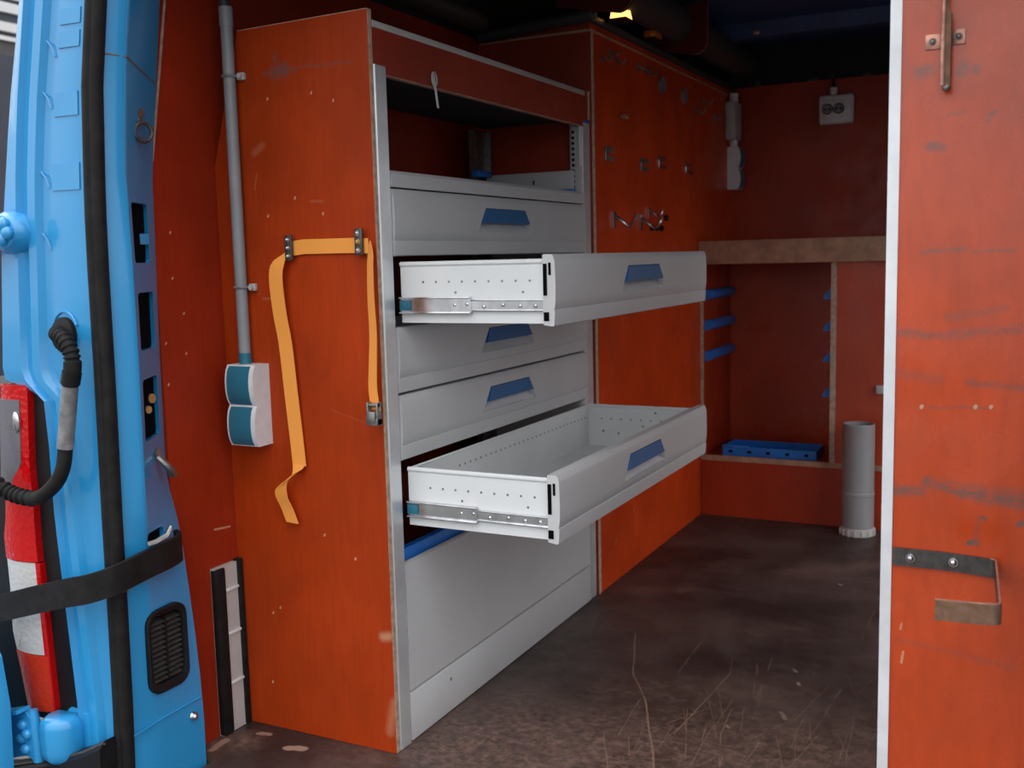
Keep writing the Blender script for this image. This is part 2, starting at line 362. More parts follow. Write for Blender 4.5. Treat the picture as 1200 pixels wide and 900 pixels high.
# ================================================================ SETTING
struct('ground', G().box(-40, 40, -40, 40, -.75, -.65), m_ground)
struct('floor', G().prism([(-1.615, 1.47), (.25, 1.47), (.25, 4.72), (-1.686, 4.72), (-1.686, 1.65), (-1.615, 1.65)], 'z', -.02, 0), m_floor)
wl = struct('wall_left', G().prism([(-1.687, -.02), (-1.687, 1.322), (-1.645, 1.80), (-1.667, 1.80), (-1.707, 1.325), (-1.707, -.02)], 'y', 1.648, 4.72), m_plyW, smooth=0)
struct('trim_8', G().prism([(-1.645, 1.801), (-1.60, 1.90), (-1.44, 1.999), (-1.46, 2.02), (-1.63, 1.92), (-1.667, 1.801)], 'y', 1.66, 4.72), m_void)  # sloped upper wall coloured near-black to stand for shade under the roof
struct('trim_1', G().tube([(-1.686, 1.656, 1.322), (-1.672, 1.673, 1.48), (-1.658, 1.690, 1.64), (-1.645, 1.705, 1.79)], .0032, 8), m_edge)
g = G().box(.22, .25, 1.47, 2.95, 0, 2.0); g.box(.22, .25, 4.1, 4.72, 0, 2.0); g.box(.22, .25, 2.95, 4.1, 1.6, 2.0)
struct('wall_right', g, m_plyW)
struct('wall_front', G().box(-1.71, .25, 4.72, 4.735, 0, 1.826), m_plyB)
struct('trim_2', G().box(-1.71, .25, 4.74, 4.76, 1.7, 2.05), m_void)                    # near-black sheet standing in for the shaded void above the bulkhead board
g = G()
for x0, x1, z1 in ((-1.16, -1.13, 1.845), (-.99, -.98, 1.85), (-.93, -.88, 1.838), (-.83, -.815, 1.85), (-.70, -.66, 1.84), (-.58, -.54, 1.845)):
    g.prism([(x0, 1.826), (x1, 1.826), (x1-.01, z1), (x0+.005, z1)], 'y', 4.717, 4.722)
struct('trim_3', g, m_tube)
struct('ceiling', G().box(-1.52, .27, 1.5, 4.76, 2.0, 2.03), m_dkblue)
g = G()
for y in (2.3, 3.05, 4.25):
    g.prism([(y, 1.945), (y+.07, 1.945), (y+.10, 1.999), (y-.03, 1.999)], 'x', -1.40, .21)
struct('trim_4', g, m_dkblue)                                                           # pressed roof ribs
struct('trim_5', G().prism([(1.475, 1.78), (1.60, 1.80), (1.62, 1.998), (1.475, 2.05)], 'x', -1.5, .25), m_paint)  # rear header out of view, added and lowered to block sky light
g = G().tube([(-1.615, 1.9, 1.845), (-1.615, 3.0, 1.845)], .036, 14)
struct('trim_6', g, m_tube)                                                              # dark rail along the roof edge

struct('trim_7', G().box(.10, .30, 1.46, 1.64, -.1, 2.0, .02), m_paint)                  # unseen right rear body pillar, added to block side light
# distant building seen past the van
g = G().box(-30, -13.5, 8, 24, -.65, 4.2)
b = thing('building', (-21, 8, -.65), 'pale clad building with dark lower storey far behind the van', 'building')
obj('lower_wall', g, m_navy, b)
z = 4.2
for z1, m in ((4.40, m_tube), (4.46, m_render), (4.53, m_navy), (4.66, m_render), (4.80, m_navy), (4.94, m_render), (5.0, m_navy), (5.35, m_render)):
    obj('cladding_panel' if m is m_render else 'dark_joint', G().box(-30, -13.5+(0.05 if m is m_render else 0), 7.95 if m is m_render else 8, 24, z, z1), m, b); z = z1

# ================================================================ LEFT REAR BODY PILLAR
TI = [(-.1, -1.628), (0, -1.628), (.145, -1.626), (.339, -1.640), (.492, -1.657), (.567, -1.670), (.641, -1.692), (.94, -1.687), (1.3, -1.674), (1.64, -1.622)]
TS = [(-.1, -1.634), (.1, -1.634), (.3, -1.632), (.508, -1.628), (.658, -1.626), (.894, -1.62), (1.122, -1.618), (1.29, -1.62), (1.5, -1.598), (1.609, -1.578)]
TC = [(.081, -1.643), (.174, -1.638), (.444, -1.631), (.62, -1.628), (.847, -1.621), (1.123, -1.616), (1.231, -1.612), (1.44, -1.597), (1.591, -1.572)]
TF = [(-.1, -1.755), (.17, -1.748), (.6, -1.774), (.75, -1.773), (.835, -1.778), (.875, -1.828), (.902, -1.838), (1.127, -1.820), (1.229, -1.816), (1.41, -1.789), (1.615, -1.745)]
TO = [(-.1, -1.785), (.17, -1.780), (.4, -1.787), (.6, -1.804), (.755, -1.801), (.835, -1.808), (.860, -1.862), (.875, -1.925), (.9, -1.930), (1.129, -1.905), (1.232, -1.884), (1.415, -1.846), (1.621, -1.791)]
def facet_edge(z):
    k = min(1, max(0, (z-.50)/.10)); return interp(TS, z)*(1-.013*k), 1.515-.015*k
def facet_x(y, z):
    x0, y0 = facet_edge(z); xi = interp(TI, z); return x0+(xi-x0)*(y-y0)/(1.643-y0)
def sect(z):
    xi, xc, xf, xo = (interp(t, z) for t in (TI, TC, TF, TO)); xs, ys = facet_edge(z)
    P = [(xi, 1.643), (facet_x(ys+.008, z), ys+.008), (xs, ys), (xs-.001, ys-.008), (xc-.002, 1.462), (xc-.012, 1.452), (xc-.03, 1.444), (xf+.075, 1.44), (xf+.062, 1.443), (xf+.050, 1.440), (xf+.040, 1.428),
         (xf+.018, 1.428), (xf+.008, 1.435), (xf-.004, 1.436), (xf-.012, 1.425), (xo+.018, 1.430), (xo+.004, 1.444), (xo, 1.47), (xo+.012, 1.62), (xi-.055, 1.645)]
    return [(x, y, z) for x, y in P]
pil = thing('rear_door_pillar', (-1.66, 1.5, -.1), 'light blue painted van door pillar at the left edge with slots', 'pillar')
zs = [-.1, 0, .1, .2, .3, .4, .5, .56, .61, .66, .74, .80, .835, .848, .86, .875, .9, 1.0, 1.12, 1.2, 1.28, 1.36, 1.44, 1.52, 1.6, 1.7, 1.8, 1.95]
shell = obj('pillar_shell', G().loft([sect(z) for z in zs]), m_paint, pil)
def slot(y0, y1, z0, z1, x0=-1.72, x1=-1.59, r=.009):
    g = G(); p = []
    for cy, cz, a0 in ((y1-r, z1-r, 0), (y0+r, z1-r, 90), (y0+r, z0+r, 180), (y1-r, z0+r, 270)):
        for k in range(5): a = math.radians(a0+k*22.5); p.append((cy+r*math.cos(a), cz+r*math.sin(a)))
    return g.prism(p, 'x', x0, x1)
SL = [(1.516, 1.604, 1.108, 1.228), (1.520, 1.615, .931, 1.048), (1.518, 1.614, .745, .872)]
cs = [slot(*s) for s in SL] + [slot(1.474, 1.488, 1.607, 1.620, r=.001), slot(1.474, 1.488, 1.463, 1.477, r=.001), slot(1.51, 1.575, .530, .556, r=.008), slot(1.502, 1.607, .215, .376, -1.70, -1.60, r=.03)]
cut(shell, cs)
for y0, y1, z0, z1 in SL:  # dark sheets stand in for the shade inside the slots
    o = .011
    obj('slot_shade', G().loft([[(facet_x(y0-.006, z)-o, y0-.006, z), (facet_x(y1+.006, z)-o, y1+.006, z), (facet_x(y1+.006, z)-o-.01, y1+.006, z), (facet_x(y0-.006, z)-o-.01, y0-.006, z)] for z in (z0-.004, (z0+z1)/2, z1+.004)]), m_hole, pil)
obj('slot_shade', G().loft([[(facet_x(1.512, z)-.009, 1.512, z), (facet_x(1.573, z)-.009, 1.573, z), (facet_x(1.573, z)-.02, 1.573, z), (facet_x(1.512, z)-.02, 1.512, z)] for z in (.532, .543, .554)]), m_hole, pil)  # same dark sheet for the shade inside the latch slot
for y0, y1, z0, z1 in ((1.474, 1.488, 1.607, 1.62), (1.474, 1.488, 1.463, 1.477)):
    xs = facet_edge(z0)[0]; obj('square_hole', G().box(xs-.05, xs-.016, y0-.002, y1+.002, z0-.002, z1+.002), m_hole, pil)
for y, z, rr_ in ((1.585, .825, .010), (1.56, .805, .008)): x = facet_x(y, z); obj('brass_fastener', G().cyl((x-.012, y, z), (x-.004, y, z), rr_), m_brass, pil)
x = facet_x(1.585, 1.155); obj('inner_web', G().box(x-.013, x-.005, 1.565, 1.602, 1.145, 1.168, .003), m_paint, pil)
obj('latch_lip', G().ribbon([(-1.624, 1.505, .533), (-1.626, 1.54, .531), (-1.63, 1.575, .536), (-1.634, 1.59, .548)], (0, 0, .008), .004), m_sil, pil)
# step lines pressed across the pillar
obj('panel_seam', G().tube([(-1.633, 1.452, .142), (-1.6325, 1.515, .147), (-1.628, 1.60, .152), (-1.6255, 1.638, .155)], .0022, 6), m_paint, pil)
obj('panel_seam', G().tube([(interp(TC, 1.50)-.003, 1.456, 1.503), (facet_edge(1.5)[0]+.0005, 1.50, 1.500), (interp(TI, 1.475)+.0005, 1.638, 1.475)], .0025, 6), m_dull, pil)
for z0, z1 in ((1.560, 1.588), (1.392, 1.437), (1.252, 1.303), (1.518, 1.547)):
    a, b2 = [], []
    for z in (z0, z1):
        xc = interp(TC, z); xf = interp(TF, z)
    g = G(); q = []
    for z in (z0, z1):
        xc = interp(TC, z); xf = interp(TF, z)
        q.append([(xc-.05, 1.4445, z), (xf+.078, 1.4425, z), (xf+.078, 1.4375, z), (xc-.05, 1.4405, z)])
    g.loft(q).bev(.002, 2, 40); obj('embossed_pad', g, m_paint, pil)
g = G()
for z in (1.515, 1.42, 1.27, 1.15):
    xf = interp(TF, z); g.tube([(xf+.05, 1.437, z+.02), (xf+.062, 1.437, z+.008), (xf+.068, 1.438, z-.012)], .0017, 6)
obj('weld_bead', g, m_paint, pil)
# round collar pressed around the cable grommet
xg, zg = -1.729, .974
obj('grommet_collar', G().tube([(xg+.034*math.cos(a), 1.4395, zg+.042*math.sin(a)) for a in [math.radians(q) for q in range(20, 200, 15)]], .0028, 6), m_paint, pil)
screw(pil, (-1.626, 1.612, .119), (1, 0, 0), .011, m_steel)
# lashing ring high on the pillar and hook low on it
t = thing('lashing_ring', (-1.655, 1.585, 1.40), 'small dark steel lashing ring hanging from blue pillar above the slots', 'ring')
g = G().cyl((-1.645, 1.566, 1.405), (-1.615, 1.566, 1.405), .009); g.box(-1.64, -1.618, 1.560, 1.572, 1.388, 1.417, .003); obj('eyelet_bolt', g, m_dull, t)
obj('ring', G().ring((-1.613, 1.566, 1.368), (1, -.25, 0), .0185, .0045), m_dsteel, t)
t = thing('lashing_hook', (-1.655, 1.575, .70), 'small dark steel hook bolted to blue pillar below the slots', 'hook')
g = G().cyl((-1.665, 1.576, .712), (-1.640, 1.576, .712), .009); obj('bolt', g, m_dull, t)
obj('hook', G().tube([(-1.645, 1.577, .702), (-1.632, 1.583, .688), (-1.628, 1.595, .672), (-1.634, 1.608, .660), (-1.646, 1.614, .656)], [.007, .008, .0085, .008, .006], 8), m_dull, t)
# vent grille
t = thing('vent_grille', (-1.632, 1.555, .20), 'black louvred air vent grille set in the lower blue pillar', 'vent')
def rr(y0, y1, z0, z1, r, n=5):
    p = []
    for cy, cz, a0 in ((y1-r, z1-r, 0), (y0+r, z1-r, 90), (y0+r, z0+r, 180), (y1-r, z0+r, 270)):
        for k in range(n): a = math.radians(a0+k*90/(n-1)); p.append((cy+r*math.cos(a), cz+r*math.sin(a)))
    return p
o_, i_ = rr(1.498, 1.611, .205, .386, .03), rr(1.510, 1.599, .224, .371, .020)
def XP(y): return -1.633+(y-1.5)*.0
g = G(); g.loft([[(-1.660, y, z) for y, z in o_], [(-1.626, y, z) for y, z in o_], [(-1.624, y+(1.5545-y)*.06, z+(.2955-z)*.04) for y, z in o_], [(-1.628, y, z) for y, z in i_], [(-1.660, y, z) for y, z in i_], [(-1.660, y, z) for y, z in o_]], cap=False)
obj('grille_frame', g, m_black, t)
obj('vent_backing', G().box(-1.668, -1.661, 1.51, 1.60, .225, .37), m_hole, t)
for k in range(12):
    z = .232+k*.0113; obj('louvre', G().prism([(-1.650, z), (-1.633, z-.004), (-1.632, z-.001), (-1.648, z+.004)], 'y', 1.510, 1.599), m_louvre, t)
obj('centre_rib', G().box(-1.645, -1.631, 1.553, 1.557, .23, .364), m_black, t)
# rubber seal
def seal_sec(z):
    x = interp(TC, z)-.011; q = []
    for k in range(24):
        a = 2*math.pi*k/24; r = .0165+.0035*abs(math.cos(a-.35))-.003*math.exp(-((math.degrees(a)-285)/14)**2)
        q.append((x+r*1.02*math.cos(a), 1.442+r*math.sin(a), z))
    return q
obj('door_seal', G().loft([seal_sec(z) for z in (-.1, 0, .1, .2, .3, .4, .5, .6, .7, .8, .9, 1., 1.1, 1.2, 1.28, 1.36, 1.44, 1.52, 1.6, 1.7, 1.85)]), m_rubber,
    label='black rubber door seal running full height up the blue pillar', cat='seal')

# tail lamp
t = thing('tail_lamp', (-1.88, 1.44, .15), 'tall red and clear tail lamp with black surround on the blue van corner', 'lamp')
LR = [(.87, -1.838), (.695, -1.852), (.611, -1.849), (.563, -1.852), (.392, -1.848), (.166, -1.840)]
LL = [(.867, -1.919), (.689, -1.939), (.603, -1.934), (.537, -1.950), (.438, -1.946), (.319, -1.950), (.274, -1.937), (.169, -1.919)]
TB = [(.86, -1.84), (.835, -1.810), (.755, -1.801), (.6, -1.804), (.4, -1.787), (.17, -1.780), (.13, -1.780)]
zz = [.135, .17, .25, .4, .6, .755, .83, .858]
obj('lamp_surround', G().loft([[(interp(TB, z)-.0005, 1.441, z), (interp(TB, z), 1.47, z), (interp(TB, z)-.01, 1.58, z), (-2.14, 1.60, z), (-2.12, 1.46, z), (interp(LL, z), 1.446, z)] for z in zz]), m_black, t)
def lens(name, zs, fl, fr, m, bulge=.012, y0=1.442, d=.012):
    g = G(); secs = []
    for z in zs:
        l, r = fl(z), fr(z); q = [(l+(r-l)*k/6, y0-d-bulge*math.sin(math.pi*(k+.6)/7.2), z) for k in range(7)]
        secs.append([(l, y0+.004, z)]+q+[(r, y0+.004, z)])
    g.loft(secs); return obj(name, g, m, t)
fl, fr = (lambda z: interp(LL, z)), (lambda z: interp(LR, z))
lens('red_lens', [.492, .54, .58, .62, .66, .70, .75, .80, .835, .866], fl, fr, m_lred)
lens('clear_lens', [.290, .33, .38, .43, .468, .490], fl, fr, m_lclear, d=.010)
lens('orange_lens', [.166, .2, .23, .26, .288], fl, fr, m_lamber)
lens('reversing_lens', [.655, .68, .703, .75, .80, .836], lambda z: interp([(.628, -1.938), (.835, -1.916)], z), lambda z: interp([(.653, -1.900), (.703, -1.868), (.838, -1.857)], z), m_lgrey, d=.021, bulge=.006)
lens('red_border', [.17, .24, .3, .36, .42, .46, .49], lambda z: fr(z)-.013, lambda z: fr(z)+.003, m_lred, d=.012, bulge=.004)
obj('reflector_bowl', G().ball((-1.868, 1.4165, .79), .010, (1, .4, 2.2)), m_steel, t)
g = G()
for k in range(9): g.tube([(-1.93+k*.008, 1.4225, .30+k*.012), (-1.905+k*.005, 1.4215, .34+k*.012)], .0016, 5)
obj('lens_rib', g, m_lclear, t)

# corrugated cable conduit from jamb to the door
t = thing('door_cable', (-1.703, 1.41, .98), 'dark corrugated rubber cable tube looping from blue pillar over the tail lamp', 'cable')
obj('grommet', G().loft([[(xg+rx*math.cos(2*math.pi*k/20), y, zg-.005+rz*math.sin(2*math.pi*k/20)) for k in range(20)] for y, rx, rz in ((1.448, .03, .036), (1.432, .03, .036), (1.424, .024, .03), (1.420, .012, .018))]), m_rubber, t)
path = [(-1.728, 1.43, .975), (-1.715, 1.408, .974), (-1.686, 1.398, .966), (-1.664, 1.394, .941), (-1.662, 1.394, .912), (-1.672, 1.394, .878), (-1.683, 1.394, .827), (-1.698, 1.394, .759), (-1.706, 1.39, .711), (-1.729, 1.386, .676), (-1.774, 1.382, .647), (-1.819, 1.376, .647), (-1.856, 1.37, .659), (-1.899, 1.355, .692), (-1.94, 1.34, .73), (-1.97, 1.33, .76)]
def resample(p, n):
    p = [Vector(q) for q in p]; out = []
    m = len(p)-1
    for i in range(n+1):
        u = i/n*m; k = min(int(u), m-1); f = u-k
        p0, p1, p2, p3 = p[max(k-1, 0)], p[k], p[k+1], p[min(k+2, m)]
        out.append(.5*((2*p1)+(-p0+p2)*f+(2*p0-5*p1+4*p2-p3)*f*f+(-p0+3*p1-3*p2+p3)*f**3))
    return out
pp = resample(path, 180); rs = []
for i, p in enumerate(pp):
    u = i/180*15
    if u < 3.6: r = .0155+(.003 if i % 4 < 2 else 0)-.002
    elif u < 4.5: r = .017
    elif u < 10.3: r = .0145
    else: r = .0135+(.0035 if i % 4 < 2 else 0)
    rs.append(r)
obj('conduit', G().tube(pp, rs, 14), m_rubber, t)
ia, ib = int(5.1/15*180), int(7.3/15*180)
obj('tape_wrap', G().tube(pp[ia:ib], .0158, 14), m_duct, t)
obj('cable_clamp', G().tube(pp[int(4.4/15*180):int(5.1/15*180)], .0185, 14), m_black, t)

# check strap across the pillar
t = thing('door_check_strap', (-1.6, 1.41, .50), 'broad black door check strap crossing the blue pillar and tail lamp', 'strap')
sp = resample([(-1.632, 1.60, .512), (-1.612, 1.59, .508), (-1.602, 1.555, .505), (-1.597, 1.48, .501), (-1.600, 1.405, .492), (-1.640, 1.372, .478), (-1.705, 1.368, .462), (-1.81, 1.368, .432), (-1.90, 1.368, .405), (-1.99, 1.368, .376)], 40)
obj('strap_band', G().ribbon(sp, (0, 0, .058), .010).bev(.002, 1, 40), m_rubber, t)
obj('strap_edge', G().tube([p+Vector((.002, -.002, -.0285)) for p in sp[:18]], .0028, 6), m_brown, t)

# hinges
z = .135
hg = obj('door_hinge', G().prism([(1.443, z-.040), (1.443, z+.045), (1.432, z+.042), (1.430, z-.036)], 'x', -1.80, -1.710).bev(.003), m_paint, pil, label='lower door hinge under the tail lamp')
kp = [(-1.835, 1.432), (-1.79, 1.437), (-1.755, 1.435), (-1.745, 1.415), (-1.758, 1.385), (-1.79, 1.368), (-1.825, 1.375), (-1.84, 1.40)]
def ins(p, k, z): cx, cy = -1.792, 1.405; return [(cx+(x-cx)*k*.88, cy+(y-cy)*k, z) for x, y in p]
obj('knuckle', G().loft([ins(kp, .72, z-.055), ins(kp, .92, z-.046), ins(kp, 1, z-.03), ins(kp, 1, z+.02), ins(kp, .93, z+.034), ins(kp, .7, z+.042)]), m_paint, hg, smooth=60)
obj('hinge_pin', G().tube([(-1.842, 1.385, z-.058), (-1.842, 1.385, z-.02), (-1.846, 1.385, z+.02), (-1.85, 1.385, z+.052)], [.012, .013, .012, .010], 14), m_paint, hg)
obj('door_leaf', G().prism([(-1.845, z-.050), (-1.845, z+.040), (-1.862, z+.060), (-1.945, z+.028), (-1.948, z-.010), (-1.945, z-.072), (-1.862, z-.045)], 'y', 1.372, 1.386).bev(.003), m_paint, hg)
obj('leaf_flange', G().ribbon([(-1.852, 1.364, z+.060), (-1.90, 1.362, z+.047), (-1.946, 1.360, z+.029)], (0, .03, 0), .008).bev(.003, 2), m_paint, hg)
for a, b_ in ((-1.866, .022), (-1.872, -.008), (-1.855, .004), (-1.862, -.03)): obj('hinge_bolt', G().ball((a, 1.370, z+b_), .013, (1, .7, .9), 10, 6), m_paint, hg)
for a, z0, z1 in ((-1.918, -.022, .018), (-1.935, -.048, -.020)): obj('leaf_rib', G().box(a-.005, a+.005, 1.366, 1.376, z+z0, z+z1, .003), m_paint, hg)
x, z = -1.845, 1.175
hg = obj('door_hinge', G().loft([[(x+.055*math.cos(a)*q, y, z+.045*math.sin(a)*q) for a in [2*math.pi*k/14 for k in range(14)]] for y, q in ((1.45, 1.), (1.42, .95), (1.40, .75), (1.393, .4))]), m_paint, pil, label='upper door hinge cut by the left edge')
for a, b_ in ((.02, .015), (-.005, .022), (.012, -.015), (-.02, -.005), (.03, -.002)): obj('hinge_bolt', G().ball((x+a, 1.392, z+b_), .0135, (1, .8, 1), 10, 6), m_paint, hg)
obj('hinge_pin', G().cyl((x-.045, 1.39, z-.05), (x-.045, 1.39, z+.05), .012), m_paint, hg)
obj('door_leaf', G().box(x-.16, x-.045, 1.375, 1.387, z-.04, z+.03, .003), m_paint, hg)
# opened rear door leaf: only its lower edge shows at the left
t = thing('rear_door', (-2.2, 1.37, -.1), 'light blue edge of the opened rear van door beside lower hinge', 'door')
def dsec(e, z): return [(e-.004, 1.31, z), (e, 1.335, z), (e-.03, 1.352, z), (-2.75, 1.39, z), (-2.75, 1.32, z), (e-.03, 1.28, z)]
g = G().loft([dsec(-1.868, -.13), dsec(-1.853, .12), dsec(-1.849, .22), dsec(-1.862, .32), dsec(-1.93, .345)]).bev(.005)
obj('door_shell', g, m_paint, t)
obj('door_sill_strip', G().box(-2.7, -1.95, 1.271, 1.281, -.02, .06, .004), m_black, t)
# bumper
t = thing('rear_bumper', (-1.8, 1.35, -.4), 'black plastic rear bumper corner beneath the blue pillar and hinge', 'bumper')
obj('bumper_shell', G().loft([[(-2.02, 1.62, z), (-2.02+.0, 1.32-d, z), (-1.9, 1.22-d, z), (-1.60, 1.18-d, z), (.3, 1.18-d, z), (.3, 1.40, z), (-1.66, 1.40, z), (-1.76, 1.425, z)] for z, d in ((-.45, 0), (-.25, .02), (-.18, .0))]).bev(.01), m_black, t)
st = ((-1.658, .150), (-1.72, .118), (-1.80, .086), (-1.95, .040), (-2.05, .02))
obj('bumper_step', G().loft([[(x, 1.4235, -.17), (x, 1.4235, zt), (x, 1.400, zt), (x, 1.385, zt-.012), (x, 1.375, -.17)] for x, zt in st]), m_black, t)
obj('step_highlight', G().tube([(x, 1.397, zt-.004) for x, zt in st], .004, 8), m_louvre, t)  # lighter tube paints in the highlight along the step edge

# ================================================================ LEFT WALL FITTINGS
# end panel of the drawer rack
t = thing('plywood_end_panel', (-1.47, 1.85, 0), 'tall red film faced plywood end panel left of the grey drawers', 'panel')
obj('panel', G().prism([(-1.686, .001), (-1.2545, .001), (-1.2545, 1.616), (-1.600, 1.611), (-1.686, 1.324)], 'y', YA, 1.860), m_plyA, t, smooth=0)
obj('edge_band', G().box(-1.2545, -1.2535, YA+.001, 1.859, .001, 1.616), m_edge, t)
obj('top_edge', G().prism([(-1.2545, 1.616), (-1.600, 1.611), (-1.600, 1.6125), (-1.2545, 1.6175)], 'y', YA+.0005, 1.859), m_edge, t)
# conduit pipe down to the double socket
t = thing('wall_conduit', (-1.612, 1.826, .88), 'grey vertical electrical conduit pipe fixed to red end panel', 'pipe')
obj('pipe', G().tube([(-1.612, 1.826, .90), (-1.612, 1.826, 1.625)], .0135, 16), m_conduit, t)
obj('upper_pipe', G().tube([(-1.612, 1.826, 1.625), (-1.616, 1.826, 1.68), (-1.62, 1.826, 1.76), (-1.62, 1.826, 1.86)], .0125, 16), m_tube, t)
obj('coupling', G().tube([(-1.612, 1.826, 1.618), (-1.612, 1.826, 1.66)], .0155, 16), m_conduit, t)
obj('teal_collar', G().cyl((-1.612, 1.826, .875), (-1.612, 1.826, .90), .0145, 16), m_teal, t)
for z in (1.512, 1.048):
    o = obj('pipe_clip', G().ring((-1.612, 1.826, z), (0, 0, 1), .0145, .0035, 20, 6), m_duct, t)
    g = G().box(-1.598, -1.580, 1.834, 1.8445, z-.008, z+.008, .002); g.cyl((-1.588, 1.834, z), (-1.588, 1.828, z), .006); obj('clip_lug', g, m_boxgrey, t)
def twin_socket(loc, label, flip):
    """two stacked modules with bulged coloured lids; lids face -Y, or +X when flip"""
    t = thing('twin_socket', loc, label, 'socket', 'twin sockets with blue lids')
    T = (lambda p: (loc[0]-p[1], loc[1]+p[0], loc[2]+p[2])) if flip else (lambda p: (loc[0]+p[0], loc[1]+p[1], loc[2]+p[2]))
    for k in (0, 1):
        z0 = k*.0925; n = 9
        zz = [z0+.0925*i/(n-1) for i in range(n)]
        ys = [-.047-.012*math.sin(math.pi*i/(n-1))**.6 for i in range(n)]
        prof = [(0., z0)]+list(zip(ys, zz))+[(0., z0+.0925)]
        for nm, x0, x1, m, e in (('housing', -.040, .040, m_white, 0), ('lid', -.0335, .0285, m_teal, .0022)):
            g = G(); pr = [(y-e if y < 0 else (-.03 if e else 0), z+(0 if not e else (.0025 if z < z0+.046 else -.0025)*(abs(z-z0-.046)/.046)**4)) for y, z in prof]
            g.loft([[T((x0, y, z)) for y, z in pr], [T((x1, y, z)) for y, z in pr]]); obj(nm, g, m, t, smooth=40)
    return t
twin_socket((-1.600, 1.8445, .690), 'white twin socket with teal lids below the conduit on end panel', False)
twin_socket((-1.2525, 4.645, 1.375), 'small twin socket with blue lids below the grey junction box', True)

# orange strap with two steel brackets
t = thing('orange_strap', (-1.38, 1.84, .9), 'orange webbing strap draped over two steel brackets on end panel', 'strap')
obj('webbing_top', G().ribbon([(-1.478, 1.838, 1.131), (-1.44, 1.840, 1.135), (-1.37, 1.840, 1.1345), (-1.30, 1.840, 1.134), (-1.268, 1.836, 1.132)], (0, 0, .032), .002), m_strap, t)
lp = resample([(-1.478, 1.838, 1.131), (-1.492, 1.830, 1.118), (-1.505, 1.822, 1.09), (-1.508, 1.822, 1.05), (-1.504, 1.826, .98), (-1.497, 1.83, .92), (-1.489, 1.832, .80), (-1.482, 1.834, .70), (-1.478, 1.834, .645)], 26)
obj('webbing_left', G().ribbon(lp, [Vector((.006+.028*min(1, i/6), .004, .026*max(0, 1-i/5))) for i in range(27)], .002), m_strap, t)
obj('webbing_tail', G().ribbon(resample([(-1.478, 1.832, .648), (-1.480, 1.826, .632), (-1.500, 1.820, .618), (-1.520, 1.818, .598), (-1.524, 1.822, .572), (-1.515, 1.828, .545), (-1.503, 1.83, .512)], 18), [Vector((.034-.016*math.sin(math.pi*min(1, i/11))+.0*i, .012*math.sin(math.pi*min(1, i/11)), .020*math.sin(math.pi*min(1, i/11))-.002)) for i in range(19)], .002), m_strap, t)
rp = resample([(-1.268, 1.836, 1.132), (-1.258, 1.828, 1.115), (-1.256, 1.822, 1.09), (-1.256, 1.82, 1.02), (-1.254, 1.82, .95), (-1.258, 1.82, .88), (-1.262, 1.822, .83), (-1.255, 1.82, .785)], 24)
obj('webbing_right', G().ribbon(rp, [Vector((.021+.006*(i/24), -.016+.010*(i/24), .022*max(0, 1-i/4))) for i in range(25)], .002), m_strap, t)
for x, z in ((-1.475, 1.133), (-1.288, 1.141)):
    g = G().box(x-.010, x+.010, 1.8275, 1.8345, z-.028, z+.028, .002); o = obj('bracket', g, m_dsteel, t)
    for dz, m in ((.018, m_steel), (0., m_brass if x > -1.4 else m_steel), (-.018, m_steel)):
        p = Vector((x, 1.8275, z+dz)); g = G().cyl(p, p+Vector((0, -.003, 0)), .0062, 12, .005); g.ball(p+Vector((0, -.003, 0)), .004); obj('bracket_screw', g, m, o)
g = G().box(-1.272, -1.243, 1.806, 1.826, .752, .768, .002); g.box(-1.272, -1.267, 1.808, 1.826, .752, .802, .001); g.box(-1.248, -1.243, 1.808, 1.826, .752, .802, .001)
g.cyl((-1.272, 1.814, .796), (-1.243, 1.814, .796), .004); g.box(-1.268, -1.247, 1.803, 1.812, .758, .783, .003)
obj('cam_buckle', g, m_dull, t)

# rubber edged white strip leaning at the foot of the wall
t = thing('bumper_strip', (-1.67, 1.79, 0), 'white plastic strip with black rubber edges standing against lower left wall', 'strip')
obj('backing', G().box(-1.6865, -1.674, 1.752, 1.838, .001, .404), m_boxgrey, t)
obj('rubber_edge', G().box(-1.6865, -1.668, 1.750, 1.783, .001, .402, .005), m_rubber, t)
obj('rubber_edge', G().box(-1.6865, -1.668, 1.826, 1.8435, .001, .409, .004), m_rubber, t)
for z in (.12, .24, .345): obj('cross_rib', G().box(-1.674, -1.669, 1.783, 1.826, z-.003, z+.003, .001), m_greyl, t)

# ================================================================ DRAWER RACK
XF, Y0, Y1 = -1.253, 1.910, 2.980
cab = thing('drawer_rack', (-1.43, 2.44, 0), 'grey metal drawer rack with blue handles, two drawers pulled open', 'cabinet')
g = G().prism([(-1.30, 1.861), (XF-.004, 1.861), (XF, 1.865), (XF, 1.905), (XF-.004, 1.910), (-1.262, 1.910), (-1.262, 1.880), (-1.30, 1.880)], 'z', .001, 1.508); obj('post', g, m_alu, cab)
g = G().prism([(-1.30, 2.982), (XF-.012, 2.982), (XF-.006, 2.986), (XF-.006, 3.040), (XF-.012, 3.044), (-1.30, 3.044)], 'z', .001, 1.503); obj('post', g, m_alu, cab)
obj('post_flange', G().box(-1.29, -1.258, 2.974, 2.981, 1.262, 1.503, .001), m_grey, cab)
obj('post_cover', G().box(-1.262, -1.2555, 2.958, 2.974, 1.372, 1.497, .002), m_white, cab)
obj('post_cap', G().box(-1.285, -1.257, 2.984, 3.040, 1.503, 1.513, .003), m_bluei, cab)
for k in range(11):
    z = 1.305+k*.0165; obj('post_slot', G().box(-1.2905, -1.282, 2.9725, 2.9745, z, z+.008), m_hole, cab)
